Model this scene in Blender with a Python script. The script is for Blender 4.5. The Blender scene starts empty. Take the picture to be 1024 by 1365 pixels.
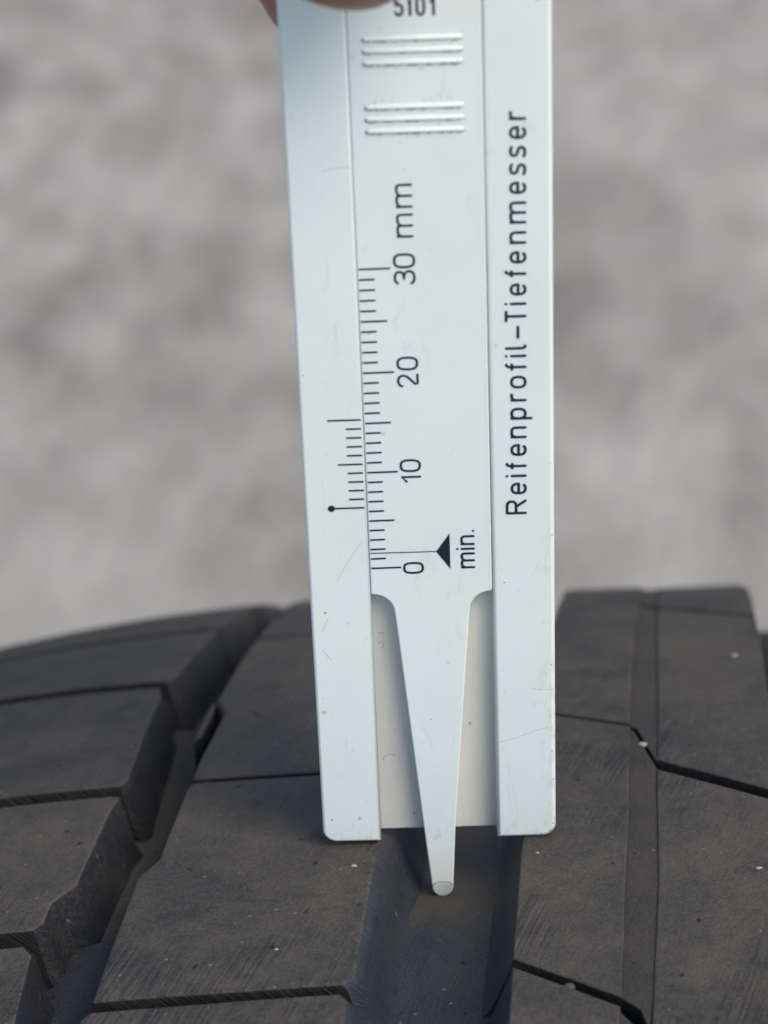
import bpy, bmesh, math, random
from mathutils import Vector, Matrix
random.seed(7)
SC = bpy.context.scene
COL = SC.collection
MM = 0.001
# ------------------------------------------------------------------ camera
cam = bpy.data.cameras.new('camera')
camo = bpy.data.objects.new('camera', cam); COL.objects.link(camo)
camo.matrix_world = Matrix((( 0.994396, 0.026107, 0.102444, 0.0222266),
                            ( 0.060720, 0.652210,-0.755602,-0.0712955),
                            (-0.086542, 0.757588, 0.646970, 0.8114397),
                            (0, 0, 0, 1)))
cam.sensor_fit = 'VERTICAL'; cam.sensor_height = 36.0; cam.sensor_width = 27.0
cam.lens = 94.95
cam.clip_start = 0.01; cam.clip_end = 500
cam.dof.use_dof = True; cam.dof.focus_distance = 0.255; cam.dof.aperture_fstop = 33.0
SC.camera = camo
# ------------------------------------------------------------------ light
SUN_EL, SUN_AZ = math.radians(53), math.radians(120)      # azimuth clockwise from +Y
w = bpy.data.worlds.new('World'); SC.world = w; w.use_nodes = True
wn = w.node_tree; wn.nodes.clear()
sky = wn.nodes.new('ShaderNodeTexSky'); sky.sky_type = 'NISHITA'; sky.sun_disc = False
sky.sun_elevation = SUN_EL; sky.sun_rotation = SUN_AZ
sky.air_density = 1.0; sky.dust_density = 2.0; sky.ozone_density = 0.7
bg = wn.nodes.new('ShaderNodeBackground'); bg.inputs[1].default_value = 0.12
wo = wn.nodes.new('ShaderNodeOutputWorld')
wn.links.new(sky.outputs[0], bg.inputs[0]); wn.links.new(bg.outputs[0], wo.inputs[0])
sl = bpy.data.lights.new('sun', 'SUN'); sl.energy = 1.5; sl.angle = math.radians(36); sl.color = (1.0, 0.92, 0.82)
so = bpy.data.objects.new('sun', sl); COL.objects.link(so)
sd = Vector((math.sin(SUN_AZ)*math.cos(SUN_EL), math.cos(SUN_AZ)*math.cos(SUN_EL), math.sin(SUN_EL)))
so.rotation_euler = sd.to_track_quat('Z', 'Y').to_euler(); so.location = sd*3
SC.view_settings.view_transform = 'Standard'; SC.view_settings.look = 'None'
SC.view_settings.exposure = 0.64; SC.view_settings.gamma = 1.0

# ------------------------------------------------------------------ materials
class N:
    def __init__(s, name):
        s.m = bpy.data.materials.new(name); s.m.use_nodes = True
        s.t = s.m.node_tree; s.t.nodes.clear()
        s.out = s.n('ShaderNodeOutputMaterial'); s.b = s.n('ShaderNodeBsdfPrincipled')
        s.l(s.b.outputs[0], s.out.inputs[0])
    def n(s, ty, **kw):
        x = s.t.nodes.new(ty)
        for k, v in kw.items(): setattr(x, k, v)
        return x
    def l(s, a, b): s.t.links.new(a, b)
    def val(s, sock, v):
        if hasattr(v, 'is_output'): s.l(v, sock)
        else: sock.default_value = v
    def noise(s, vec, scale, detail=4, rough=.55, dist=0):
        x = s.n('ShaderNodeTexNoise'); s.l(vec, x.inputs['Vector'])
        x.inputs['Scale'].default_value = scale; x.inputs['Detail'].default_value = detail
        x.inputs['Roughness'].default_value = rough; x.inputs['Distortion'].default_value = dist
        return x.outputs[0]
    def mapr(s, v, a, b, c=0., d=1., smooth=False):
        x = s.n('ShaderNodeMapRange'); s.l(v, x.inputs[0])
        if smooth: x.interpolation_type = 'SMOOTHSTEP'
        for i, k in enumerate((a, b, c, d)): x.inputs[1+i].default_value = k
        return x.outputs[0]
    def mix(s, f, a, b):
        x = s.n('ShaderNodeMix', data_type='RGBA'); s.val(x.inputs[0], f)
        for sock, v in ((x.inputs[6], a), (x.inputs[7], b)):
            if hasattr(v, 'is_output'): s.l(v, sock)
            else: sock.default_value = (*v, 1)
        return x.outputs[2]
    def math(s, op, a, b=0.):
        x = s.n('ShaderNodeMath', operation=op); s.val(x.inputs[0], a); s.val(x.inputs[1], b); return x.outputs[0]
    def mapping(s, vec, scale=(1,1,1), rot=(0,0,0), loc=(0,0,0)):
        x = s.n('ShaderNodeMapping'); s.l(vec, x.inputs[0])
        x.inputs['Scale'].default_value = scale; x.inputs['Rotation'].default_value = rot; x.inputs['Location'].default_value = loc
        return x.outputs[0]
    def bump(s, h, strength, dist):
        x = s.n('ShaderNodeBump'); s.l(h, x.inputs['Height']); x.inputs['Strength'].default_value = strength
        x.inputs['Distance'].default_value = dist; s.l(x.outputs[0], s.b.inputs['Normal']); return x
    def base(s, c):
        if hasattr(c, 'is_output'): s.l(c, s.b.inputs['Base Color'])
        else: s.b.inputs['Base Color'].default_value = (*c, 1)
    def rough(s, r): s.val(s.b.inputs['Roughness'], r)
    def spec(s, v): s.b.inputs['Specular IOR Level'].default_value = v

def rubber(name, dust_c, dark_c, dust_lo, dust_hi, streak, rlo, rhi, stain=False):
    k = N(name)
    uv = k.n('ShaderNodeUVMap', uv_map='uv').outputs[0]       # 1 unit = 100 mm
    big = k.noise(uv, 5.5, 5, .6, .6)
    mid = k.noise(uv, 26, 6, .65)
    fine = k.noise(uv, 240, 3, .6)
    sm = k.mapping(k.mapping(uv, rot=(0, 0, math.radians(14))), (1, .014, 1))
    st = k.noise(sm, 360, 3, .7)
    stm = k.mapr(k.noise(k.mapping(uv, (1, 1, 1), loc=(.31, .17, 0)), 4.5, 3, .6), .46, .64, smooth=True)
    f = k.math('ADD', k.math('MULTIPLY', big, .48), k.math('MULTIPLY', mid, .30))
    f = k.math('ADD', f, k.math('MULTIPLY', k.noise(uv, 95, 5, .72), .22))
    f = k.mapr(f, dust_lo, dust_hi, 0, 1)
    sk = k.math('MULTIPLY', k.mapr(st, .47, .6, 0, 1), k.math('MULTIPLY', stm, streak))
    f = k.math('SUBTRACT', f, sk)
    f = k.math('ADD', f, k.math('MULTIPLY', k.math('SUBTRACT', fine, .5), 1.15))
    f = k.math('ADD', f, k.math('MULTIPLY', k.math('SUBTRACT', k.noise(uv, 75, 5, .7), .5), .7))
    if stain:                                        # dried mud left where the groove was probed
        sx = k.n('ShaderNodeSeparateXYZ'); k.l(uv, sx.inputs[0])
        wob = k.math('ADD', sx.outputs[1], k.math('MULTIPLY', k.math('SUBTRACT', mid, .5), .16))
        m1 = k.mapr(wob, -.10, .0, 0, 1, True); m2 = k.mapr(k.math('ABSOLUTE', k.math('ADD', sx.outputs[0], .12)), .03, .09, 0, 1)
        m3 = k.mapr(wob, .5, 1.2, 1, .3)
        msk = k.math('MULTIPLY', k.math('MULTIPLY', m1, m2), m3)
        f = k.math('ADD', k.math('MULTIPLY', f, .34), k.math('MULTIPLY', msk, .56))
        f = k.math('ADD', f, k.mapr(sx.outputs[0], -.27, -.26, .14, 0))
    x = k.n('ShaderNodeClamp'); k.l(f, x.inputs[0]); f = x.outputs[0]
    c = k.mix(f, dark_c, dust_c)
    # pale dust specks and scuffs
    vor = k.n('ShaderNodeTexVoronoi'); k.l(uv, vor.inputs['Vector']); vor.inputs['Scale'].default_value = 55
    vor.inputs['Randomness'].default_value = 1
    wn_ = k.n('ShaderNodeTexWhiteNoise'); k.l(vor.outputs['Position'], wn_.inputs['Vector'])
    spk = k.math('MULTIPLY', k.mapr(k.math('ADD', vor.outputs['Distance'], k.math('MULTIPLY', k.math('SUBTRACT', fine, .5), .3)), .05, .12, 1, 0), k.mapr(wn_.outputs[0], .78, .9, 0, .5))
    c = k.mix(spk, c, (.28, .26, .23))
    scf = k.mapr(k.noise(k.mapping(uv, (1, .35, 1), (0, 0, .3)), 75, 6, .75, 1.5), .64, .74, 0, .4)
    c = k.mix(scf, c, (.17, .15, .13))
    pit = k.mapr(k.noise(uv, 120, 2, .5), .72, .76, 0, .8)
    c = k.mix(pit, c, (.008, .008, .009))
    vp = k.n('ShaderNodeTexVoronoi'); k.l(k.mapping(uv, (1.5, 1, 1), (0, 0, .6)), vp.inputs['Vector']); vp.inputs['Scale'].default_value = 30
    wp = k.n('ShaderNodeTexWhiteNoise'); k.l(vp.outputs['Position'], wp.inputs['Vector'])
    nick = k.math('MULTIPLY', k.mapr(k.math('ADD', vp.outputs['Distance'], k.math('MULTIPLY', k.math('SUBTRACT', fine, .5), .3)), .05, .12, 1, 0), k.mapr(wp.outputs[0], .82, .88, 0, .9))
    c = k.mix(nick, c, (.007, .007, .008)); pit = k.math('MAXIMUM', pit, nick)
    k.base(c); k.rough(k.mapr(f, 0, 1, rlo, rhi)); k.spec(.28)
    h = k.math('ADD', k.math('MULTIPLY', fine, .9), k.math('MULTIPLY', k.noise(uv, 620, 2, .5), .4))
    h = k.math('SUBTRACT', h, k.math('MULTIPLY', sk, .5))
    h = k.math('SUBTRACT', h, k.math('MULTIPLY', pit, 1.2))
    k.bump(h, 1.0, .00022)
    return k.m
M_TOP = rubber('worn_tread_rubber', (.090, .077, .063), (.019, .022, .026), .31, .59, .58, .66, .9)
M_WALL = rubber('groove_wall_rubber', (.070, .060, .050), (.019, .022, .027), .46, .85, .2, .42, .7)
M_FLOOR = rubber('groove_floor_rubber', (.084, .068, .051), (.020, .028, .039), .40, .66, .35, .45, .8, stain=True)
M_SIPE = rubber('shaded_slit_rubber', (.030, .027, .024), (.009, .010, .012), .46, .85, .1, .5, .75)  # near-black colour stands in for the shade deep inside the slits
M_BAND = rubber('smooth_channel_rubber', (.062, .052, .043), (.027, .026, .026), .34, .56, .1, .60, .8)

def plastic(name, ca, cb):
    k = N(name)
    oc = k.n('ShaderNodeTexCoord').outputs['Object']          # metres
    n1 = k.noise(oc, 60, 4, .6); n2 = k.noise(oc, 2600, 3, .6)
    c = k.mix(k.mapr(n1, .35, .65), ca, cb)
    vor = k.n('ShaderNodeTexVoronoi'); k.l(oc, vor.inputs['Vector']); vor.inputs['Scale'].default_value = 420
    wn_ = k.n('ShaderNodeTexWhiteNoise'); k.l(vor.outputs['Position'], wn_.inputs['Vector'])
    speck = k.math('MULTIPLY', k.mapr(vor.outputs['Distance'], .04, .13, 1, 0), k.mapr(wn_.outputs[0], .86, .93, 0, .5))
    c = k.mix(speck, c, (.22, .20, .18))
    smu = k.mapr(k.noise(k.mapping(oc, (1, .4, 1)), 330, 6, .75, 1.2), .58, .78, 0, .34)
    c = k.mix(smu, c, (.42, .38, .32))
    hair = k.mapr(k.noise(k.mapping(oc, (.25, 1.8, 1), (0, 0, .35)), 700, 3, .6), .73, .78, 0, .16)
    c = k.mix(hair, c, (.35, .33, .31))
    sx = k.n('ShaderNodeSeparateXYZ'); k.l(oc, sx.inputs[0])   # handling grime along the right-hand edge of the foot
    em = k.math('MULTIPLY', k.mapr(sx.outputs[0], .0150, .0169, 0, 1), k.mapr(sx.outputs[1], -.006, -.014, 0, 1))
    gn = k.mapr(k.noise(k.mapping(oc, (1, .45, 1)), 1500, 5, .7), .48, .68, 0, .42)
    c = k.mix(k.math('MULTIPLY', em, gn), c, (.40, .35, .29))
    eb = k.math('MULTIPLY', k.math('MULTIPLY', k.mapr(sx.outputs[1], -.0285, -.0308, 0, 1), k.mapr(sx.outputs[1], -.0309, -.0312, 1, 0)), gn)
    c = k.mix(eb, c, (.36, .32, .27))
    k.base(c); k.rough(k.mapr(n1, .3, .7, .38, .5)); k.spec(.4)
    k.b.inputs['Subsurface Weight'].default_value = .12
    k.b.inputs['Subsurface Radius'].default_value = (.0012, .0011, .0009)
    k.b.inputs['Subsurface Scale'].default_value = 1.0
    k.bump(n2, .18, .00003)
    return k.m
M_PL = plastic('white_gauge_plastic', (.70, .775, .735), (.737, .81, .77))
M_PLATE = plastic('shaded_cream_back_plastic', (.615, .60, .54), (.665, .65, .59))  # cream plastic with the slot's beige shade put into its colour
def simple(name, c, r, spec=.4):
    k = N(name); oc = k.n('ShaderNodeTexCoord').outputs['Object']
    n = k.noise(oc, 1800, 3, .6)
    k.base(k.mix(k.mapr(n, .3, .7), tuple(x*.82 for x in c), tuple(x*1.15 for x in c))); k.rough(r); k.spec(spec)
    return k.m
M_INK = simple('navy_print_ink', (.010, .014, .026), .55)
M_DIRT = simple('dirt_mark', (.14, .12, .105), .9, .1)
M_DARK = simple('dark_dirt', (.03, .028, .028), .9, .1)
M_SCR = simple('faint_scratch', (.46, .45, .43), .8, .1)
M_HAIR = simple('stray_hair', (.27, .22, .19), .8, .1)
M_GRIT = simple('pale_stone', (.34, .30, .25), .7)
def skin():
    k = N('skin'); oc = k.n('ShaderNodeTexCoord').outputs['Object']
    c = k.mix(k.mapr(k.noise(oc, 90, 4, .6), .3, .7), (.29, .135, .095), (.38, .20, .145))
    k.base(c); k.rough(.5); k.b.inputs['Subsurface Weight'].default_value = .25
    k.b.inputs['Subsurface Radius'].default_value = (.004, .0016, .0008); k.b.inputs['Subsurface Scale'].default_value = 1
    k.bump(k.noise(k.mapping(oc, (1, 2, 1)), 900, 4, .6), .3, .0002)
    return k.m
M_SKIN = skin()
M_NAIL = simple('finger_nail', (.55, .33, .27), .3)
def cloth():
    k = N('dark_sleeve_cloth'); oc = k.n('ShaderNodeTexCoord').outputs['Object']
    k.base(k.mix(k.noise(oc, 300, 4, .6), (.02, .025, .04), (.05, .055, .075))); k.rough(.95)
    k.bump(k.noise(oc, 900, 3, .6), .5, .0006); return k.m
M_CLOTH = cloth()
def ground_mat():
    k = N('weathered_paving_ground'); oc = k.n('ShaderNodeTexCoord').outputs['Object']
    og = k.mapping(oc, (1, .66, 1)); a = k.noise(og, 8, 4, .55, .3); b = k.noise(og, 26, 4, .6, .2); c_ = k.noise(oc, 150, 4, .6)
    f = k.math('ADD', k.math('MULTIPLY', a, .40), k.math('MULTIPLY', b, .45)); f = k.math('ADD', f, k.math('MULTIPLY', c_, .15))
    f = k.mapr(f, .40, .60)
    col = k.mix(f, (.165, .154, .135), (.415, .395, .352))
    warm = k.mapr(k.noise(k.mapping(oc, loc=(3, 1, 0)), 21, 4, .6), .5, .66, 0, .4)
    col = k.mix(warm, col, (.25, .215, .18))
    big = k.mapr(k.noise(k.mapping(oc, (1, .6, 1), (0, 0, .5)), 5.5, 3, .5), .42, .62, 0, .45)
    col = k.mix(big, col, (.41, .39, .35))
    k.base(col); k.rough(.92); k.spec(.25)
    k.bump(k.math('ADD', k.math('MULTIPLY', b, .4), c_), .8, .006)
    return k.m
M_GROUND = ground_mat()

# ------------------------------------------------------------------ helpers
def link(name, me, parent=None, mats=()):
    o = bpy.data.objects.new(name, me); COL.objects.link(o)
    for m in mats: me.materials.append(m)
    if parent: o.parent = parent
    return o
def empty(name, mw, label, cat, group=None):
    o = bpy.data.objects.new(name, None); COL.objects.link(o); o.matrix_world = mw
    o.empty_display_size = .02; o['label'] = label; o['category'] = cat
    if group: o['group'] = group
    return o
def tag(o, label, cat, group=None):
    o['label'] = label; o['category'] = cat
    if group: o['group'] = group
def offset_poly(P, d):
    """inset a CCW polygon by d (negative = outset)"""
    n = len(P); out = []
    for i in range(n):
        a, b, c = Vector(P[i-1]), Vector(P[i]), Vector(P[(i+1) % n])
        e1 = (b-a).normalized(); e2 = (c-b).normalized()
        n1 = Vector((-e1.y, e1.x)); n2 = Vector((-e2.y, e2.x))
        m = n1+n2
        if m.length < 1e-6: m = n1
        m.normalize(); s = d/max(.45, m.dot(n1))
        out.append((b.x+m.x*s, b.y+m.y*s))
    return out
def prism_bm(P, levels, top_mat=0, side_mat=0, low=None):
    """closed prism through (height, inset) levels; low(point, height) leans the walls out"""
    bm = bmesh.new(); rings = []
    for i, (h, ins) in enumerate(levels):
        Q = offset_poly(P, ins) if abs(ins) > 1e-9 else P
        if low: Q = [low(q, h) for q in Q]
        rings.append([bm.verts.new((q[0], q[1], h)) for q in Q])
    n = len(P)
    for r in range(len(rings)-1):
        for i in range(n):
            f = bm.faces.new((rings[r][i], rings[r][(i+1) % n], rings[r+1][(i+1) % n], rings[r+1][i]))
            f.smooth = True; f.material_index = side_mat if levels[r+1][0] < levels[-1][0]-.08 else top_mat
    f = bm.faces.new(rings[-1]); f.material_index = top_mat; f.smooth = True
    f = bm.faces.new(list(reversed(rings[0]))); f.material_index = side_mat; f.smooth = True
    return bm
def flat_tops(bm):
    bm.normal_update()
    for f in bm.faces:
        if abs(f.normal.z) > .999: f.smooth = False
def to_mesh(bm, name, scale=MM):
    if scale != 1: bmesh.ops.scale(bm, vec=(scale,)*3, verts=bm.verts)
    me = bpy.data.meshes.new(name); bm.to_mesh(me); bm.free(); return me

# ------------------------------------------------------------------ ground
bm = bmesh.new()
bmesh.ops.create_grid(bm, x_segments=4, y_segments=4, size=60)
ground = link('ground', to_mesh(bm, 'ground', 1), None, [M_GROUND]); ground['kind'] = 'structure'

# ------------------------------------------------------------------ tyre
R = 317.57                      # mm, axle along X at height R above the ground
TILT = math.radians(-20.0)      # where the probed spot sits on the circumference
def drop(u):
    return (0.35e-3*(u-27.6)**2 + 1.698e-3*max(0, -u-27.8)**2 + 2.5e-3*max(0, u-55)**2)
FLOOR = 6.9
tyre = empty('tyre', Matrix.Identity(4), 'worn black rubber tyre with zigzag grooves and sipes, standing under the white gauge', 'tyre')
def place(o, theta=0.0):
    o.parent = tyre
    o.matrix_local = Matrix.Translation((0, 0, R*MM)) @ Matrix.Rotation(TILT-theta, 4, 'X')
def wrap(bm, scale=MM):
    """bend flat (u, v, h) millimetres onto the tyre, keeping (u, v) as a texture map"""
    uvl = bm.loops.layers.uv.new('uv')
    for f in bm.faces:
        for l in f.loops: l[uvl].uv = ((l.vert.co.x+l.vert.co.z)/100, l.vert.co.y/100)
    for v in bm.verts:
        u, s, h = v.co
        r = (R-drop(u)+h)*scale; t = s/R
        v.co = (u*scale, r*math.sin(t), r*math.cos(t))
def cut_up(bm, du=6.0, dv=5.0):
    xs = [v.co.x for v in bm.verts]; ys = [v.co.y for v in bm.verts]
    a = math.floor(min(ys)/dv)*dv+dv/2
    while a < max(ys):
        bmesh.ops.bisect_plane(bm, geom=bm.verts[:]+bm.edges[:]+bm.faces[:], plane_co=(0, a, 0), plane_no=(0, 1, 0)); a += dv
    a = math.floor(min(xs)/du)*du+du/2
    while a < max(xs):
        bmesh.ops.bisect_plane(bm, geom=bm.verts[:]+bm.edges[:]+bm.faces[:], plane_co=(a, 0, 0), plane_no=(1, 0, 0)); a += du
def subdiv_pts(P, step):
    out = []
    for i in range(len(P)):
        a, b = Vector(P[i]), Vector(P[(i+1) % len(P)])
        k = max(1, int(round((b-a).length/step)))
        for j in range(k): out.append(tuple(a.lerp(b, j/k)))
    return out
def jitter(P, amp, seed):
    r = random.Random(seed)
    return [(x+r.uniform(-amp, amp), y+r.uniform(-amp, amp)) for x, y in P]
def block(name, P, top=0.0, dl=0.0, dr=0.0, bev=.35, mats=None, coarse=False, bottom=-FLOOR-.5, jit=.03, rnd_l=0.0, rnd_r=0.0):
    """a tread block: P runs counter-clockwise in (u, v); dl, dr = how far its groove walls lean out at the left and right"""
    us = [p[0] for p in P]; uc = (min(us)+max(us))/2
    if not coarse:
        P = jitter(subdiv_pts(P, 4.5), jit, int(abs(P[0][0]*31+P[0][1]*17)))
    ul, ur = min(us), max(us); wdt = ur-ul
    def low(q, h):
        f = (q[0]-uc)/(wdt/2); t = min(1, max(0, (top-.5-h)/FLOOR))
        lean = t+.42*max(0, t-.62)**2/.144*(1 if t < 1 else 1)
        s = dr*lean*max(0, f)**2 if f > 0 else -dl*lean*max(0, -f)**2
        worn = max(0, (h-top+1.25)/1.25)**2              # rounded shoulder of a worn groove edge
        s += -rnd_r*worn*f**4 if f > 0 else rnd_l*worn*f**4
        return (q[0]+s, q[1])
    lv = [(bottom, 0), (-FLOOR+.35, 0), (-FLOOR+1.0, 0), (-FLOOR+1.9, 0), (-FLOOR+3.2, 0), (top-1.25, 0), (top-.75, 0)]
    lv += [(top-bev*(1-math.sin(a)), bev*(1-math.cos(a))) for a in (0, math.pi/8, math.pi/4, 3*math.pi/8, math.pi/2)]
    if not coarse: lv += [(top, bev+.28)]
    bm = prism_bm(P, lv, 0, 1, low)
    bm.normal_update()
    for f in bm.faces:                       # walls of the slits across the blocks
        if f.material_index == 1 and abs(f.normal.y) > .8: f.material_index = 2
    bmesh.ops.triangulate(bm, faces=[f for f in bm.faces if len(f.verts) > 4])
    if not coarse: cut_up(bm)
    else: cut_up(bm, 16, 11)
    for e in bm.edges:
        if len(e.link_faces) == 2 and e.calc_face_angle(0) > math.radians(33): e.smooth = False
    wrap(bm)
    return to_mesh(bm, name, 1)
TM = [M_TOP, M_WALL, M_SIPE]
def add_block(kind, P, theta=0.0, **kw):
    o = link(kind, block(kind, P, **kw), None, kw.get('mats') or TM); place(o, theta); return o

# --- left shoulder blocks (seen ones by hand; near end of each first)
def ls(vn_r, vf_r, right, gap, vn_l, vf_l):
    """right edge points listed near -> far"""
    return [(-86, vn_l), *right, (-86, vf_l)]
LS = [
    ls(0, 0, [(-36.4, -50.2), (-36.4, -31), (-37.1, -19.4), (-38.2, -17.8)], 1, -51.0, -19.0),
    ls(0, 0, [(-37.9, -15.0), (-37.1, -13.8), (-37.1, -10.3), (-35.15, -7.0), (-34.7, 9.2), (-34.3, 12.0), (-35.2, 12.4)], 1, -16.2, 12.6),
    ls(0, 0, [(-34.9, 15.1), (-34.25, 16.4), (-34.9, 30), (-35.5, 44.2), (-36.1, 45.4), (-36.2, 47.4)], 1, 15.6, 51.8),
    ls(0, 0, [(-36.0, 50.4), (-35.2, 51.6), (-34.8, 68), (-34.7, 79.0), (-35.8, 79.2)], 1, 55.2, 80.8),
    ls(0, 0, [(-35.4, 82.4), (-34.6, 83.6), (-34.9, 100), (-35.6, 112), (-36.6, 114.2)], 1, 84.0, 117),
]
for P in LS: add_block('tread_block', P, dl=0, dr=1.5, bev=.26, rnd_r=.2)
for v0, v1 in ((-19.2, -14.6), (12.0, 15.6), (47.6, 51.6), (79.4, 83.2)):
    l = 1.0 if v0 > 40 else (.9 if v0 > 70 else 0)
    ur = -38.2 if v0 < 0 else (-34.75 if v0 < 40 else -35.9)
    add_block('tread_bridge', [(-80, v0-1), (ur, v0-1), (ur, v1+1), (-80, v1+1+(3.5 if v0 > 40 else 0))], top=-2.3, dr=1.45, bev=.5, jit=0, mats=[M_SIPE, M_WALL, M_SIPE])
# --- centre-left rib
CL = [
    [(-31.6, -62), (-5.9, -60), (-5.9, -28.9), (-6.9, -27.7), (-30.0, -29.3), (-30.7, -30.4)],
    [(-30.1, -27.7), (-6.9, -26.3), (-5.75, -25.2), (-5.65, -3), (-5.1, 1), (-5.1, 15.3), (-27.3, 14.45), (-27.55, 13.8), (-27.85, -2.9), (-29.45, -6.2)],
    [(-27.45, 15.5), (-5.1, 16.2), (-5.1, 71.3), (-28.4, 70.3), (-28.6, 40.0), (-27.6, 37.8), (-26.9, 35.0), (-27.2, 27.2), (-27.5, 20)],
    [(-28.4, 71.5), (-5.1, 72.4), (-5.1, 115.6), (-29.4, 114.4), (-29.4, 96), (-28.2, 92)],
]
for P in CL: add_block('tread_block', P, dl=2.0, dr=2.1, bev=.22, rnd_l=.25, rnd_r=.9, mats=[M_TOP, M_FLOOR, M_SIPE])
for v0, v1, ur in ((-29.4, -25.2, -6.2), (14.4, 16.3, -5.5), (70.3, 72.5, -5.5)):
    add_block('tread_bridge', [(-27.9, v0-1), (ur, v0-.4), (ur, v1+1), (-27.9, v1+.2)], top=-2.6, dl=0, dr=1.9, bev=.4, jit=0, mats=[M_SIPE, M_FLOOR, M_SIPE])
lip = add_block('tread_lip', [(-29.1, 27.2), (-28.5, 28.9), (-28.4, 37.2), (-28.7, 39.9), (-29.1, 39.9)], bev=.1, jit=0, top=-.3)
# --- centre-right rib, smooth channel and right rib: the sipe runs across all three
CR = [
    [(7.9, -80), (17.3, -86), (17.45, -30.0), (7.75, -23.8)],
    [(7.75, -22.5), (17.6, -28.7), (17.9, -10), (18.15, 5), (18.2, 26.6), (8.0, 31.7)],
    [(8.0, 32.5), (18.2, 27.4), (18.35, 52), (19.0, 90.8), (8.6, 96.2)],
    [(8.6, 97.2), (19.0, 91.8), (19.3, 150.5), (8.6, 156)],
]
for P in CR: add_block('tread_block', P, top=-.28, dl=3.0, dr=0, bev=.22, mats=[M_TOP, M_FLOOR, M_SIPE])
BAND = [
    [(17.0, -88.6), (19.9, -100), (20.1, -34.6), (17.2, -29.9)],
    [(17.4, -28.2), (19.2, -30.0), (20.0, -33.0), (20.8, -23), (21.3, -10), (21.3, 14.2), (18.6, 26.0), (18.0, 26.4), (17.9, 5), (17.7, -10)],
    [(18.0, 27.7), (18.9, 26.9), (21.0, 17.0), (21.5, 34), (21.5, 82.9), (18.7, 90.5), (18.1, 52)],
    [(18.7, 92.2), (21.5, 85.0), (21.7, 140), (19.0, 150)],
]
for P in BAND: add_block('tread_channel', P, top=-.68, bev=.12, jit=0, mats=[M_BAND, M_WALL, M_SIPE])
RR = [
    [(19.6, -101), (32.6, -108), (32.9, -51.6), (19.85, -44.2)],
    [(19.85, -42.2), (32.9, -49.6), (32.9, 6.6), (20.95, 14.9), (20.95, -10), (20.5, -23)],
    [(21.0, 17.3), (32.9, 9.0), (33.2, 30), (33.35, 74.4), (21.2, 83.3), (21.2, 34)],
    [(21.2, 85.2), (33.35, 76.4), (33.7, 132), (21.45, 141)],
]
for P in RR: add_block('tread_block', P, top=-.46, dl=0, dr=1.2, bev=.2)
# --- right shoulder blocks
def rs(v0, v1): return [(40.6, v0), (86, v0+2.2), (86, v1+2.2), (40.6, v1)]
for v0 in (-50, -16.5, 17, 50.5, 84):
    add_block('tread_block', rs(v0, v0+31.6), dl=1.2, dr=0, bev=.4, coarse=True)
# --- the rest of the circumference: shared meshes turned about the axle
CIRC = 2*math.pi*R
def ring(kind, proto_P, v_start, v_end, about, **kw):
    """equal blocks filling v_start..v_end (the long way round)"""
    n = round((v_end-v_start)/about); pitch = (v_end-v_start)/n
    me = None
    for k in range(n):
        if me is None:
            me = block(kind, proto_P(pitch), coarse=True, **{a: b for a, b in kw.items() if a != 'mats'})
            for m in kw.get('mats') or TM: me.materials.append(m)
        o = bpy.data.objects.new(kind, me); COL.objects.link(o); place(o, (v_start+k*pitch)/R)
ring('tread_block', lambda p: [(-86, 0), (-36.4, -.8), (-35.0, 6), (-34.8, p-5), (-36.4, p-2.2), (-86, p-1.8)], 116.6, CIRC-51, 33.3, dr=1.3, bev=.4)
ring('tread_block', lambda p: [(-29.4, 0), (-5.6, 0), (-5.6, p-1.1), (-27.9, p-1.1), (-27.9, 8), (-29.4, 5)], 116.2, CIRC-62, 56, dl=.9, dr=1.7, bev=.4)
ring('tread_block', lambda p: [(7.9, 5.4), (18.6, 0), (18.6, p-1.1), (7.9, p+4.3)], 151.7, CIRC-86, 60, top=-.28, dl=3, bev=.35)
ring('tread_channel', lambda p: [(18.6, 0), (20.8, -6), (20.8, p-8), (18.6, p-2)], 152, CIRC-89, 60, top=-.85, bev=.12, mats=[M_BAND, M_WALL, M_SIPE])
ring('tread_block', lambda p: [(20.8, 8), (33.2, 0), (33.2, p-2), (20.8, p+6)], 133.8, CIRC-108, 60, top=-.05, dr=1.2, bev=.35)
ring('tread_block', lambda p: [(40.6, 0), (86, 2.2), (86, p+.3), (40.6, p-1.9)], 117.5, CIRC-50, 33.3, dl=1.2, bev=.4)
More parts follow.
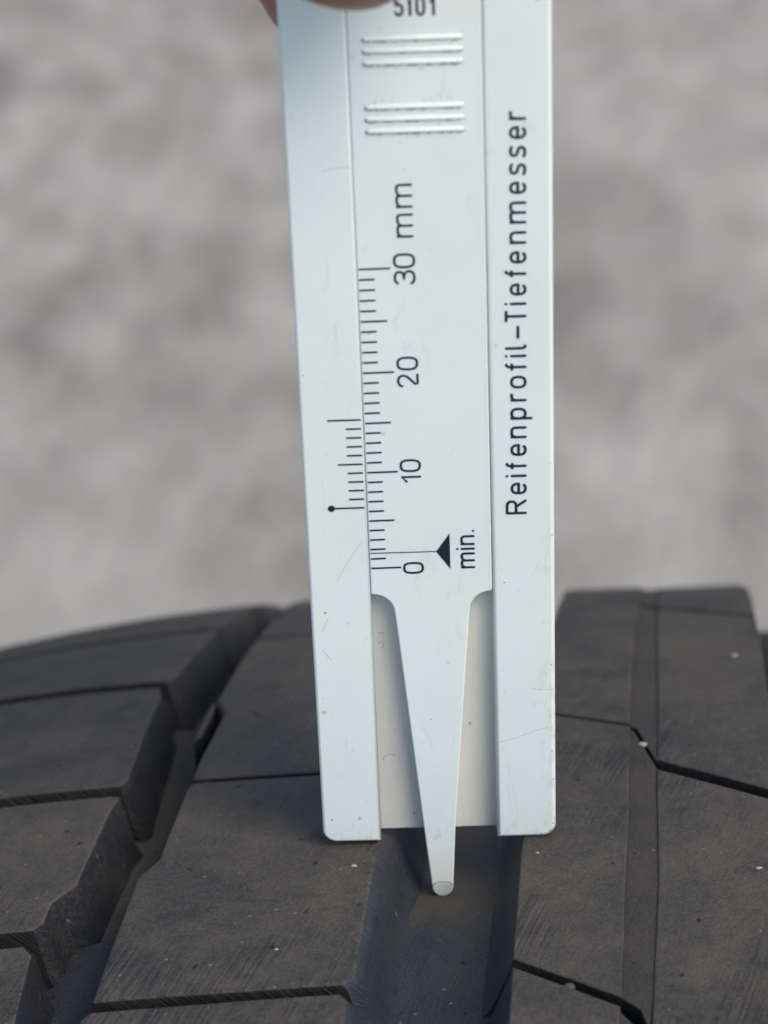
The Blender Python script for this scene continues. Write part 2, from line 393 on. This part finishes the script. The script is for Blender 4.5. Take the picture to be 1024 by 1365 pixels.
# --- casing: groove floors, sidewalls, beads and inner liner as one revolved shell
def casing():
    prof = []
    us = [-88, -84, -76, -66, -56, -46, -40, -37.5, -35.2, -33.6, -32.5, -30.6, -29.6, -28, -20, -8, -5.4, -4.2, -3.3, -1, 2, 4.0, 4.8, 6.2, 8.2, 14, 20, 26, 32, 34, 35.5, 38.5, 40, 48, 56, 64, 72, 80, 85, 88]
    fil = {-35.2: .9, -33.6: .25, -29.6: .3, -28: 1.1, -5.4: .9, -4.2: .25, 4.8: .18, 6.2: .8, 34: .3, 32: 1, 40: .4}
    for u in us:
        prof.append((u, R-drop(u)-FLOOR+fil.get(u, 0)))
    prof += [(93, 296), (99, 284), (104, 266), (106, 250), (103, 232), (97, 218), (94, 207), (90, 203), (80, 203), (78, 207), (84, 222), (92, 240), (94, 255), (90, 275), (80, 290), (60, 298), (30, 300),
             (-30, 300), (-60, 297), (-80, 288), (-90, 274), (-94, 255), (-92, 240), (-84, 222), (-78, 207), (-80, 203), (-90, 203), (-94, 207), (-97, 218), (-103, 232), (-106, 250), (-104, 264), (-99, 280), (-93, 292)]
    bm = bmesh.new(); n = 360
    uvl = bm.loops.layers.uv.new('uv')
    cols = []
    for i in range(n):
        t = 2*math.pi*i/n
        cols.append([bm.verts.new((u*MM, r*MM*math.sin(t), r*MM*math.cos(t))) for u, r in prof])
    m = len(prof)
    for i in range(n):
        for j in range(m):
            a, b = cols[i], cols[(i+1) % n]; j2 = (j+1) % m
            f = bm.faces.new((a[j], a[j2], b[j2], b[j])); f.smooth = True
            f.material_index = 0 if j < len(us)-1 else 1
            vs = (i, i, i+1, i+1); js = (j, j2, j2, j)
            for l, vi, jj in zip(f.loops, vs, js):
                wv = (vi if i < n//2 else vi-n)/n*CIRC
                l[uvl].uv = (prof[jj][0]/100 if f.material_index == 0 else prof[jj][1]/100, wv/100)
    bmesh.ops.recalc_face_normals(bm, faces=bm.faces)
    return to_mesh(bm, 'casing', 1)
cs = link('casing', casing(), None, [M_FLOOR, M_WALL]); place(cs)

# ------------------------------------------------------------------ gauge
G = Matrix((( 0.996394, 0.037812, 0.075960, -0.0047036),
            ( 0.066948, 0.199674,-0.977573,  0.1129602),
            (-0.052131, 0.979133, 0.196422,  0.6468410),
            (0, 0, 0, 1)))
gauge = empty('tread_depth_gauge', G, 'white plastic tyre tread depth gauge with tapered slide probing the centre groove', 'depth gauge')
XL, X0, X1, XR, YB, YT = -5.61, 0.03, 11.29, 17.03, -30.77, 80.0
def arc(cx, cy, r, a0, a1, n=7):
    return [(cx+r*math.cos(math.radians(a0+(a1-a0)*i/n)), cy+r*math.sin(math.radians(a0+(a1-a0)*i/n))) for i in range(n+1)]
def gpart(name, P, z0, z1, bev, parent=gauge, mats=(M_PL,), rot=None):
    lv = [(z0, bev), (z0+bev*.3, bev*.28), (z0+bev, 0), (z1-bev, 0), (z1-bev*.3, bev*.28), (z1, bev), (z1, bev+.25)]
    bm = prism_bm(P, lv)
    for f in bm.faces: f.material_index = 0
    flat_tops(bm)
    return link(name, to_mesh(bm, name), parent, mats)
rl = gpart('side_rail', [*arc(XL+1.35, YB+1.35, 1.35, 180, 270), (X0-.02, YB), (X0-.02, YT), *arc(XL+2, YT-2, 2, 90, 180)], -3.2, 0, .26)
rr_ = gpart('side_rail', [(X1+.03, YB), *arc(XR-1.35, YB+1.35, 1.35, -90, 0), *arc(XR-2, YT-2, 2, 0, 90), (X1+.03, YT)], -3.2, 0, .36)
bp = gpart('back_plate', [(X0-.5, YB+.03), (X1+.5, YB+.03), (X1+.5, YT-.1), (X0-.5, YT-.1)], -3.17, -2.0, .06, mats=(M_PLATE,))
# slide with tapered pin and bevelled round tip
SP = [(X0+.015, 84), (X0+.015, -2.75), *arc(.15, -4.85, 2.0, 88, 8, 7), (2.25, -5.6), (4.20, -29.34), (4.80, -36.35),
      (4.86, -37.05), (5.06, -37.6), (5.45, -38.0), (5.88, -38.12), (6.3, -38.0), (6.68, -37.6), (6.87, -37.05), (6.92, -36.35),
      (7.28, -29.29), (9.05, -5.6), *arc(11.2, -4.85, 2.05, 172, 92, 7), (X1-.04, -2.72), (X1-.04, 84)]
ZS = -.08
def slide_bm():
    bm = prism_bm(SP, [(-1.96, .06), (-1.86, 0), (ZS-.13, 0), (ZS-.04, .04), (ZS, .13), (ZS, .22)])
    # sloping facet at the tip: everything below an upward arc leans back
    bmesh.ops.triangulate(bm, faces=[f for f in bm.faces if len(f.verts) > 4])
    for y in (-36.35, -36.0, -34, -29.3, -20, -12, -5.6, -4.2, -2.7, -2.2, 10, 30, 50, 70):
        bmesh.ops.bisect_plane(bm, geom=bm.verts[:]+bm.edges[:]+bm.faces[:], plane_co=(0, y, 0), plane_no=(0, 1, 0))
    for x in (2.6, 4.6, 5.86, 7.1, 8.7):
        bmesh.ops.bisect_plane(bm, geom=bm.verts[:]+bm.edges[:]+bm.faces[:], plane_co=(x, 0, 0), plane_no=(1, 0, 0))
    for v in bm.verts:
        x, y, z = v.co
        d = -35.98-.42*((x-5.86)/1.0)**2          # the rim of the facet arches upward
        if y < d and z > -.6: v.co.z = z-.22*(d-y)
    return bm
bm = slide_bm(); flat_tops(bm)
for f in bm.faces: f.material_index = 0
slide = link('slide', to_mesh(bm, 'slide'), gauge, [M_PL])
# flat facet line on the tip (worn rim)
def ribbons(strokes, w, z, name, parent, mat, closed=False):
    """flat printed strokes: every polyline becomes one strip with round ends"""
    bm = bmesh.new()
    for si, st in enumerate(strokes):
        ww = w
        if isinstance(st, tuple) and isinstance(st[0], float) is False and len(st) == 2 and isinstance(st[1], float): st, ww = st
        P = [Vector(p).to_2d() for p in st]; zz = z+.0006*(si % 7)
        Q = [P[0]]
        for p in P[1:]:
            if (p-Q[-1]).length > 1e-5: Q.append(p)
        P = Q
        if len(P) == 1: P = [P[0]-Vector((.01, 0)), P[0]+Vector((.01, 0))]
        n = len(P); L, Rr = [], []
        for i in range(n):
            d = (P[min(i+1, n-1)]-P[max(i-1, 0)]).normalized(); nn = Vector((-d.y, d.x))
            L.append(bm.verts.new((*(P[i]+nn*ww/2), zz))); Rr.append(bm.verts.new((*(P[i]-nn*ww/2), zz)))
        for i in range(n-1):
            bm.faces.new((L[i], Rr[i], Rr[i+1], L[i+1]))
        for end in (0, n-1):
            d = (P[0]-P[1] if end == 0 else P[-1]-P[-2]).normalized(); a0 = math.atan2(d.y, d.x)
            fan = [bm.verts.new((P[end].x+ww/2*math.cos(a0+math.radians(t)), P[end].y+ww/2*math.sin(a0+math.radians(t)), zz)) for t in (-60, -30, 0, 30, 60)]
            a, b = (Rr[end], L[end]) if end else (L[end], Rr[end])
            try: bm.faces.new([a, *fan, b])
            except ValueError: pass
    bmesh.ops.recalc_face_normals(bm, faces=bm.faces)
    for f in bm.faces:
        if f.normal.z < 0: f.normal_flip()
    return link(name, to_mesh(bm, name), parent, [mat])
ribbons([[(4.90, -36.42), (5.1, -36.15), (5.45, -35.98), (5.9, -35.93), (6.35, -35.98), (6.68, -36.15), (6.84, -36.4)]], .075, ZS+.012, 'tip_rim', slide, M_DIRT)
# raised grip ribs
for y0, x0, x1 in ((50.75, 1.55, 9.4), (49.71, 1.55, 9.4), (48.67, 1.55, 9.4), (44.77, 1.6, 9.4), (43.70, 1.6, 9.38), (42.63, 1.62, 9.36)):
    P = [*arc(x1, y0, .2, -90, 90, 6), *arc(x0, y0, .2, 90, 270, 6)]
    bm = prism_bm(P, [(ZS-.05, -.05), (ZS+.07, 0), (ZS+.17, .05), (ZS+.21, .12)])
    for f in bm.faces: f.material_index = 0
    link('grip_rib', to_mesh(bm, 'grip_rib'), slide, [M_PL])
# grime in the lee of the ribs
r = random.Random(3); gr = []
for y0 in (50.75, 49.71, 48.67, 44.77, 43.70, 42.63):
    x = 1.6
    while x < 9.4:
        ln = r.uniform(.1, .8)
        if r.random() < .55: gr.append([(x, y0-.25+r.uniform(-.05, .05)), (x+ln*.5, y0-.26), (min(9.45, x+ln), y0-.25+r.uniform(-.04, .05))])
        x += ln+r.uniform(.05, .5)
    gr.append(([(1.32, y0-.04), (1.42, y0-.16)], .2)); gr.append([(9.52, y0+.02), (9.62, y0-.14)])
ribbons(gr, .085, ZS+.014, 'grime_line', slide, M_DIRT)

rg = random.Random(21)
speck_pts = []
for yc, n in ((51.3, 14), (48.2, 14), (45.35, 34), (42.15, 14), (50.2, 8), (43.2, 8)):
    for i in range(n): speck_pts.append((rg.uniform(1.6, 9.6), yc+rg.gauss(0, .22), rg.uniform(.025, .075)))
# ---- printing
ZP = .022
T = .185
tk = []
for k in range(0, 31):
    ln = 2.86 if k % 10 == 0 else (2.42 if k % 5 == 0 else 1.48)
    tk.append([(.26, k), (ln, k+.02)])
tick = ribbons(tk, T, ZS+ZP, 'scale_marking', slide, M_INK)
ribbons([[(.22, 1.6), (6.3, 1.6)]], .10, ZS+ZP+.006, 'limit_line', slide, M_INK)
bm = bmesh.new(); bm.faces.new([bm.verts.new(p) for p in ((6.18, 1.58, ZS+ZP), (7.46, -.30, ZS+ZP), (7.46, 3.48, ZS+ZP))])
link('limit_triangle', to_mesh(bm, 'limit_triangle'), slide, [M_INK])
vt = []
for k in range(11):
    y = 6.45+k*.897
    ln = 3.12 if k in (0, 10) else (2.35 if k == 5 else 1.5)
    vt.append([(-.26, y), (-ln, y)])
ribbons(vt, T*.95, ZP, 'vernier_marking', rl, M_INK)
bm = bmesh.new(); bm.faces.new([bm.verts.new((-3.2+.33*math.cos(a*math.pi/12), 6.45+.33*math.sin(a*math.pi/12), ZP+.006)) for a in range(24)])
link('vernier_dot', to_mesh(bm, 'vernier_dot'), rl, [M_INK])

XH = .73
def ell(cx, cy, rx, ry, a0, a1, n=18, p=2.5):
    o = []
    for i in range(n+1):
        t = math.radians(a0+(a1-a0)*i/n); c, s = math.cos(t), math.sin(t)
        o.append((cx+rx*math.copysign(abs(c)**(2/p), c), cy+ry*math.copysign(abs(s)**(2/p), s)))
    return o
def glyph(c):
    h = XH/2
    if c == 'R': return [[(0, 0), (0, 1)], [(0, 1), (.5, 1), *ell(.55, .755, .4, .245, 90, -90, 12), (.5, .51), (0, .51)], [(.52, .51), (1, 0)]]
    if c == 'e': return [[(.04, h), (1, h)], ell(.5, h, .5, h, 0, 312, 26)]
    if c == 'i': return [[(.5, 0), (.5, XH)], [(.5, 1.0), (.5, 1.001)]]
    if c == 'f': return [[(1, 1.0), (.8, .99), (.6, .93), (.5, .8), (.48, .7), (.48, 0)], [(0, XH-.02), (1, XH-.02)]]
    if c == 'n': return [[(0, 0), (0, XH)], [(0, XH-.22), (.1, XH-.08), (.3, XH), (.55, XH), *ell(.6, XH-.25, .4, .25, 90, 0, 8), (1, 0)]]
    if c == 'p': return [[(0, -.32), (0, XH)], ell(.5, h, .5, h, 0, 360, 26)]
    if c == 'r': return [[(0, 0), (0, XH)], [(0, XH-.26), (.15, XH-.08), (.5, XH-.01), (1, XH)]]
    if c == 'o': return [ell(.5, h, .5, h, 0, 360, 28)]
    if c == 'l': return [[(0, 1), (0, .25), (.08, .1), (.3, .01), (.6, 0), (.75, .01)]]
    if c == '-': return [[(0, .38), (1, .38)]]
    if c == 'T': return [[(0, 1), (1, 1)], [(.5, 1), (.5, 0)]]
    if c == 'm': return [[(0, 0), (0, XH)], [(0, XH-.2), (.08, XH-.06), (.2, XH), (.32, XH), *ell(.36, XH-.2, .14, .2, 90, 0, 6), (.5, 0)], [(.5, XH-.2), (.58, XH-.06), (.7, XH), (.82, XH), *ell(.86, XH-.2, .14, .2, 90, 0, 6), (1, 0)]]
    if c == 's': return [[(.96, XH-.06), (.75, XH-.005), (.5, XH), (.2, XH-.03), (.03, XH-.17), (.2, XH-.32), (.5, h), (.8, .33), (.98, .18), (.8, .03), (.5, 0), (.25, .005), (0, .06)]]
    if c == '0': return [ell(.5, .5, .5, .5, 0, 360, 30, 2.9)]
    if c == '1': return [[(0, .72), (1, 1.0), (1, 0)]]
    if c == '2': return [[(.04, .8), (.12, .92), (.35, 1), (.65, 1), (.88, .92), (.97, .75), (.9, .58), (.75, .45), (0, 0), (1, 0)]]
    if c == '3': return [[(.03, .85), (.15, .96), (.4, 1), (.7, .98), (.92, .88), (.95, .72), (.85, .58), (.6, .53), (.4, .53)], [(.6, .53), (.88, .45), (1, .28), (.92, .1), (.7, .01), (.35, 0), (.12, .04), (0, .16)]]
    if c == '5': return [[(.92, 1), (.12, 1), (.04, .52), (.3, .6), (.6, .61), (.88, .52), (1, .32), (.92, .12), (.7, .01), (.35, 0), (.12, .05), (0, .16)]]
    if c == '.': return [[(.5, .02), (.5, .021)]]
    return []
def smooth(P):
    if len(P) < 5: return P
    Q = [P[0]]
    for a, b in zip(P, P[1:]): Q += [(a[0]*.75+b[0]*.25, a[1]*.75+b[1]*.25), (a[0]*.25+b[0]*.75, a[1]*.25+b[1]*.75)]
    return Q+[P[-1]]
def text_up(items, xbase, H, w, z, parent, slope=0.0, yref=0.0, name='lettering'):
    """lettering that reads upward along +y; items = (char, y_start, y_end) outer extents"""
    S = []
    for c, a, b in items:
        g = glyph(c); lo, hi = a+w/2, b-w/2
        if c in 'i.': mid = (a+b)/2; lo, hi = mid-.01, mid+.01
        for pl in g:
            if c in 'sR235f': pl = smooth(pl)
            S.append([(xbase+slope*(lo+(hi-lo)*p[0]-yref)-w/2-p[1]*(H-w), lo+(hi-lo)*p[0]) for p in pl])
    return ribbons(S, w, z, name, parent, M_INK)
REIF = [('R', 5.28, 6.82), ('e', 7.34, 8.58), ('i', 9.26, 9.26), ('f', 9.93, 10.63), ('e', 11.28, 12.52), ('n', 13.07, 14.29), ('p', 14.95, 16.16), ('r', 16.76, 17.6), ('o', 18.05, 19.33), ('f', 19.82, 20.55), ('i', 21.26, 21.26), ('l', 21.88, 22.46), ('-', 22.93, 24.2),
        ('T', 24.55, 25.68), ('i', 26.31, 26.31), ('e', 27.08, 28.27), ('f', 28.82, 29.52), ('e', 30.12, 31.31), ('n', 31.95, 33.16), ('m', 33.84, 35.91), ('e', 36.58, 37.74), ('s', 38.28, 39.44), ('s', 39.88, 41.03), ('e', 41.57, 42.75), ('r', 43.27, 44.12)]
text_up(REIF, 14.54, 1.93, .265, ZP, rr_, slope=.0080, yref=5.5)
text_up([('0', -.72, .56)], 5.03, 1.93, .225, ZS+ZP, slide)
text_up([('1', 8.85, 9.55), ('0', 9.93, 11.26)], 5.05, 1.93, .225, ZS+ZP, slide)
text_up([('2', 18.43, 19.8), ('0', 20.14, 21.5)], 5.10, 1.93, .225, ZS+ZP, slide)
text_up([('3', 28.43, 29.83), ('0', 29.98, 31.4)], 5.12, 1.93, .225, ZS+ZP, slide)
text_up([('m', 32.85, 35.09), ('m', 35.61, 37.84)], 5.06, 1.93, .225, ZS+ZP, slide)
text_up([('m', -.30, 1.40), ('i', 1.79, 1.79), ('n', 2.16, 3.22), ('.', 3.66, 3.66)], 9.75, 1.74, .235, ZS+ZP, slide)
def text_right(items, y, H, w, z, parent, name='lettering'):
    S = []
    for c, a, b in items:
        for pl in glyph(c):
            if c in '235': pl = smooth(pl)
            S.append([(a+w/2+(b-a-w)*p[0], y+w/2+p[1]*(H-w)) for p in pl])
    return ribbons(S, w, z, name, parent, M_INK)
text_right([('5', 4.04, 4.85), ('1', 5.12, 5.47), ('0', 5.80, 6.62), ('1', 6.95, 7.42)], 52.62, 1.75, .24, ZS+ZP, slide)
# ---- scratches, hairs and specks on the plastic
ribbons([[(11.7, -19.6), (13.2, -19.15), (15.0, -18.4), (16.8, -17.9)]], .05, .015, 'scratch', rr_, M_SCR)
ribbons([[(14.8, -13.6), (16.0, -13.75), (16.8, -13.7)]], .04, .016, 'scratch', rr_, M_SCR)
ribbons([[(-2.6, 39.2), (-2.0, 39.35), (-1.0, 39.5), (-.2, 39.55)]], .06, .015, 'scratch', rl, M_SCR)
ribbons([[(-3.0, -1.2), (-2.2, .4), (-1.2, 2.0), (-.5, 3.0)]], .035, .015, 'scratch', rl, M_SCR)
ribbons([[(-4.6, -6.6), (-4.2, -5.6), (-4.0, -5.2)], [(-4.7, -8.6), (-4.2, -9.4), (-3.9, -9.8)]], .04, .015, 'scratch', rl, M_SCR)
ribbons([[(.45, -22.6), (.6, -22.2), (1.1, -22.0), (1.7, -22.05)], [(.5, -9.3), (.9, -9.1), (1.0, -9.7), (.7, -9.9)], [(.5, -8.1), (.9, -8.3), (1.0, -8.1)]], .05, -1.985, 'stray_hair', bp, M_HAIR)
def speck(parent, pts, z, mat=M_DARK):
    bm = bmesh.new(); rr = random.Random(5)
    for i, (x, y, s) in enumerate(pts):
        bm.faces.new([bm.verts.new((x+s*rr.uniform(.6, 1.1)*math.cos(a*math.pi/4), y+s*.7*rr.uniform(.6, 1.1)*math.sin(a*math.pi/4), z+.0004*i)) for a in range(8)])
    return link('dirt_speck', to_mesh(bm, 'dirt_speck'), parent, [mat])
speck(rl, [(-4.28, -4.6, .13), (-4.7, -28.1, .13), (-3.2, -30.3, .06), (-4.5, -29.9, .07), (-5.1, 20, .08), (-3.4, 12, .05), (-4.9, -14, .06), (-2.4, -20, .05), (-1.2, -26, .05)], .012)
speck(rr_, [(12.4, -1.9, .1), (16.7, -20.8, .09), (16.5, -30.1, .14), (15.6, -30.4, .1), (16.8, -29.2, .1), (16.85, -24, .1), (16.7, -11, .08), (12.1, -20.3, .06), (12.3, -14, .06), (16.8, 3, .07), (16.7, 10.4, .06)], .012, M_DIRT)
speck(slide, [(5.2, -16.8, .08), (4.3, -19.4, .07), (8.2, -6.4, .05), (5.9, -28, .05), (6.4, 31.6, .06), (8.8, 24.5, .05), *speck_pts], ZS+.012, M_DIRT)
speck(bp, [(8.9, -18.6, .09), (3.3, -29.0, .12), (3.0, -24.7, .07), (2.9, -28.4, .05), (10.4, -28.6, .07), (9.3, -5.5, .06), (10.4, -28.9, .05)], -1.988)

# ------------------------------------------------------------------ small stones caught in the tread
def pebble(u, v, h, s, label, seed, mat=M_GRIT):
    rr = random.Random(seed); bm = bmesh.new()
    bmesh.ops.create_icosphere(bm, subdivisions=2, radius=1)
    for vv in bm.verts: vv.co *= rr.uniform(.62, 1.15); vv.co.x *= 1.45; vv.co.z *= .62
    me = to_mesh(bm, 'pebble', s*MM)
    for p in me.polygons: p.use_smooth = True
    o = link('pebble', me, None, [mat]); r_ = (R-drop(u)+h)*MM; t = v/R
    o.matrix_world = Matrix.Translation((0, 0, R*MM)) @ Matrix.Rotation(TILT-t, 4, 'X') @ Matrix.Translation((u*MM, 0, r_))
    tag(o, label, 'pebble', 'small stones caught in the tyre tread')
pebble(19.5, 22.2, -.8, .42, 'cream pebble wedged in the bent black slit right of the gauge', 1)
pebble(12.9, -26.1, -.95, .42, 'grey pebble wedged in the slanting slit near the lower edge', 2, simple('grey_stone', (.075, .066, .058), .85))
pebble(30.0, 50.5,  .05, .28, 'pale grain on the right rib near its far outer edge', 3)
pebble(30.4, -8.2,  .05, .24, 'pale grain lying on the right rib near the lower right', 4)
pebble(-17.6, 56.0,  .02, .22, 'tiny pale grain on the rib left of the gauge, far side', 5)
pebble(-8.2, -6.0,  .05, .24, 'tiny pale chip on the rib just below the gauge\'s left foot', 6)
pebble(-14.0, -20.5,  .03, .17, 'tiny pale grain on the lower part of the left centre rib', 7)
pebble(9.4, -4.0, -.25, .15, 'tiny pale chip on the rib below the gauge\'s right foot', 8)
# fine grit scattered over the tread: nobody could count it
rr = random.Random(11); bm = bmesh.new()
for i in range(300):
    u = rr.uniform(-60, 33); v = rr.uniform(-34, 95)
    if -36 < u < -27 or -7 < u < 8.5: continue
    s = rr.choice((.04, .05, .05, .06, .07, .09))*.7
    mt = Matrix.Translation((0, 0, R)) @ Matrix.Rotation(TILT-v/R, 4, 'X') @ Matrix.Translation((u, 0, R-drop(u)-(.3 if 8 < u < 18 else (.9 if 18 < u < 21 else 0)))) @ Matrix.Rotation(rr.uniform(0, 6), 4, 'Z')
    bmesh.ops.create_icosphere(bm, subdivisions=1, radius=s, matrix=mt @ Matrix.Diagonal((1.5, 1, .7, 1)))
grit = link('grit', to_mesh(bm, 'grit'), None, [M_GRIT]); grit['kind'] = 'stuff'
tag(grit, 'fine pale grit scattered over the black tread blocks', 'grit')

# ------------------------------------------------------------------ the hand that holds the gauge (fingers down from above)
hand = empty('hand', G @ Matrix.Translation((0, .19, -.045)), 'bare hand pinching the top of the white gauge between thumb and forefinger', 'hand')
def fleshed(chains, name, parent, mat, voxel=.0013, soft=10):
    """chains: lists of (x, y, z, radius); a leading int continues from that earlier point. Closed balls strung along
    every bone are fused into one continuous surface"""
    V = []; bm = bmesh.new()
    for ch in chains:
        prev = None
        if isinstance(ch[0], int): prev = V[ch[0]]; ch = ch[1:]
        for p in ch:
            V.append(p)
            if prev is not None:
                A, B = Vector(prev), Vector(p); d = (A.xyz-B.xyz).length
                k = max(1, int(d/(.22*min(prev[3], p[3]))))
                for j in range(k+1):
                    q = A.lerp(B, j/k)
                    bmesh.ops.create_icosphere(bm, subdivisions=2, radius=q[3]*MM, matrix=Matrix.Translation(q.xyz*MM))
            prev = p
    me = bpy.data.meshes.new(name); bm.to_mesh(me); bm.free()
    o = bpy.data.objects.new(name, me); COL.objects.link(o)
    rm = o.modifiers.new('fuse', 'REMESH'); rm.mode = 'VOXEL'; rm.voxel_size = voxel
    sm = o.modifiers.new('soft', 'SMOOTH'); sm.factor = .5; sm.iterations = soft
    dg = bpy.context.evaluated_depsgraph_get()
    me2 = bpy.data.meshes.new_from_object(o.evaluated_get(dg)); bpy.data.objects.remove(o)
    me2.name = name
    for p in me2.polygons: p.use_smooth = True
    me2.materials.clear()
    o = link(name, me2, None, [mat]); o.matrix_world = G; o.parent = parent; o.matrix_parent_inverse = parent.matrix_world.inverted()
    return o
body = [
    [(10, 164, -40, 17), (12, 190, -47, 18), (14, 215, -55, 20), (18, 262, -70, 25), (22, 330, -92, 31)],      # palm to forearm
    [0, (1, 139, -32, 15), (-6, 117, -28, 12), (-8, 100, -28.5, 10), (-8.5, 84, -28, 9.6), (-6.9, 71, -22.5, 9), (-3.4, 61, -15.5, 8.8), (-.7, 53.2, -11.4, 7.8), (.4, 48.9, -10.6, 5.8)],   # index
    [5, (10, 117, -33, 12), (11, 99, -39, 10.2), (12, 82, -40, 9.8), (12, 70, -28, 9), (11.2, 62, -16, 8.6), (10.8, 58.5, -12.6, 7)],                    # middle
    [0, (27, 142, -38, 14), (28, 120, -38, 11.5), (29.5, 102, -45, 9.8), (30.5, 88, -47, 9.3), (30, 76, -38, 8.6), (28.5, 72, -27, 8.2), (28, 72, -20, 6.6)],                  # ring
    [19, (42, 126, -40, 10), (44.5, 110, -47, 8.4), (45.5, 99, -49, 8), (44.5, 89, -41, 7.4), (43, 86, -32, 7), (42.5, 86.5, -26, 5.6)],                    # little
    [5, (14, 139, -35, 15.5), (27, 142, -38, 14)],
    [1, (-8, 158, -20, 15), (-13, 128, 3, 13), (-9, 107, 11.5, 11), (-5, 93, 12.5, 10.6), (-2.0, 79, 10.6, 11.6), (0.2, 70.0, 9.9, 11.0), (1.0, 65.0, 9.2, 8.8)],             # thumb
]
hs = fleshed(body, 'hand_skin', hand, M_SKIN)
from mathutils.bvhtree import BVHTree
BVH = BVHTree.FromPolygons([v.co/MM for v in hs.data.vertices], [tuple(p.vertices) for p in hs.data.polygons])
def nail(name, c, ax_dir, nrm, L, W):
    a = Vector(ax_dir).normalized(); n_ = Vector(nrm).normalized(); b = a.cross(n_).normalized(); n_ = b.cross(a)
    bm = bmesh.new(); g = []
    for i in range(7):
        row = []
        for j in range(7):
            s = (i/6-.5)*2; t = (j/6-.5)*2; t2 = t*(1-.18*s*s)
            p = Vector(c)+a*(L/2*s)+b*(W/2*t2)
            hit = BVH.ray_cast(p+n_*15, -n_)[0]
            p = (hit+n_*(.55-.45*max(s*s, t*t)**2)) if hit else p
            row.append(bm.verts.new(p))
        g.append(row)
    for i in range(6):
        for j in range(6): bm.faces.new((g[i][j], g[i+1][j], g[i+1][j+1], g[i][j+1])).smooth = True
    bmesh.ops.solidify(bm, geom=bm.faces[:], thickness=.3)
    o = link(name, to_mesh(bm, name), None, [M_NAIL]); o.matrix_world = G; o.parent = hand; o.matrix_parent_inverse = hand.matrix_world.inverted()
nail('finger_nail', (.1, 71, 20.2), (.15, -1, -.16), (0, -.16, 1), 13, 12)
nail('finger_nail', (-1.0, 52, -20.2), (.3, -1, .35), (0, -.35, -1), 10, 9)
bm = bmesh.new(); rings = []
sa, sb = Vector((16.4, 240, -62.8)), Vector((27, 395, -113)); ax_ = (sb-sa).normalized(); e1 = ax_.orthogonal().normalized(); e2 = ax_.cross(e1)
for i in range(25):                                        # cuff, turned-in hem and gently creased tube
    t = max(0, (i-3)/21); rad = 31+11*t+1.3*math.sin(t*21)+.6*math.sin(t*47)
    if i < 3: rad = (26, 29.5, 31.2)[i]; t = (.05, .0, -.004)[i]
    c = sa.lerp(sb, t)
    rings.append([bm.verts.new(c+(e1*math.cos(j*math.pi/16)+e2*math.sin(j*math.pi/16))*(rad+1.1*math.sin(3*j*math.pi/16+t*9))) for j in range(32)])
for r0, r1 in zip(rings, rings[1:]):
    for j in range(32): bm.faces.new((r0[j], r0[(j+1) % 32], r1[(j+1) % 32], r1[j])).smooth = True
bm.faces.new(rings[-1])
bmesh.ops.recalc_face_normals(bm, faces=bm.faces)
sl_ = link('sleeve', to_mesh(bm, 'sleeve'), None, [M_CLOTH]); sl_.matrix_world = G; sl_.parent = hand; sl_.matrix_parent_inverse = hand.matrix_world.inverted()
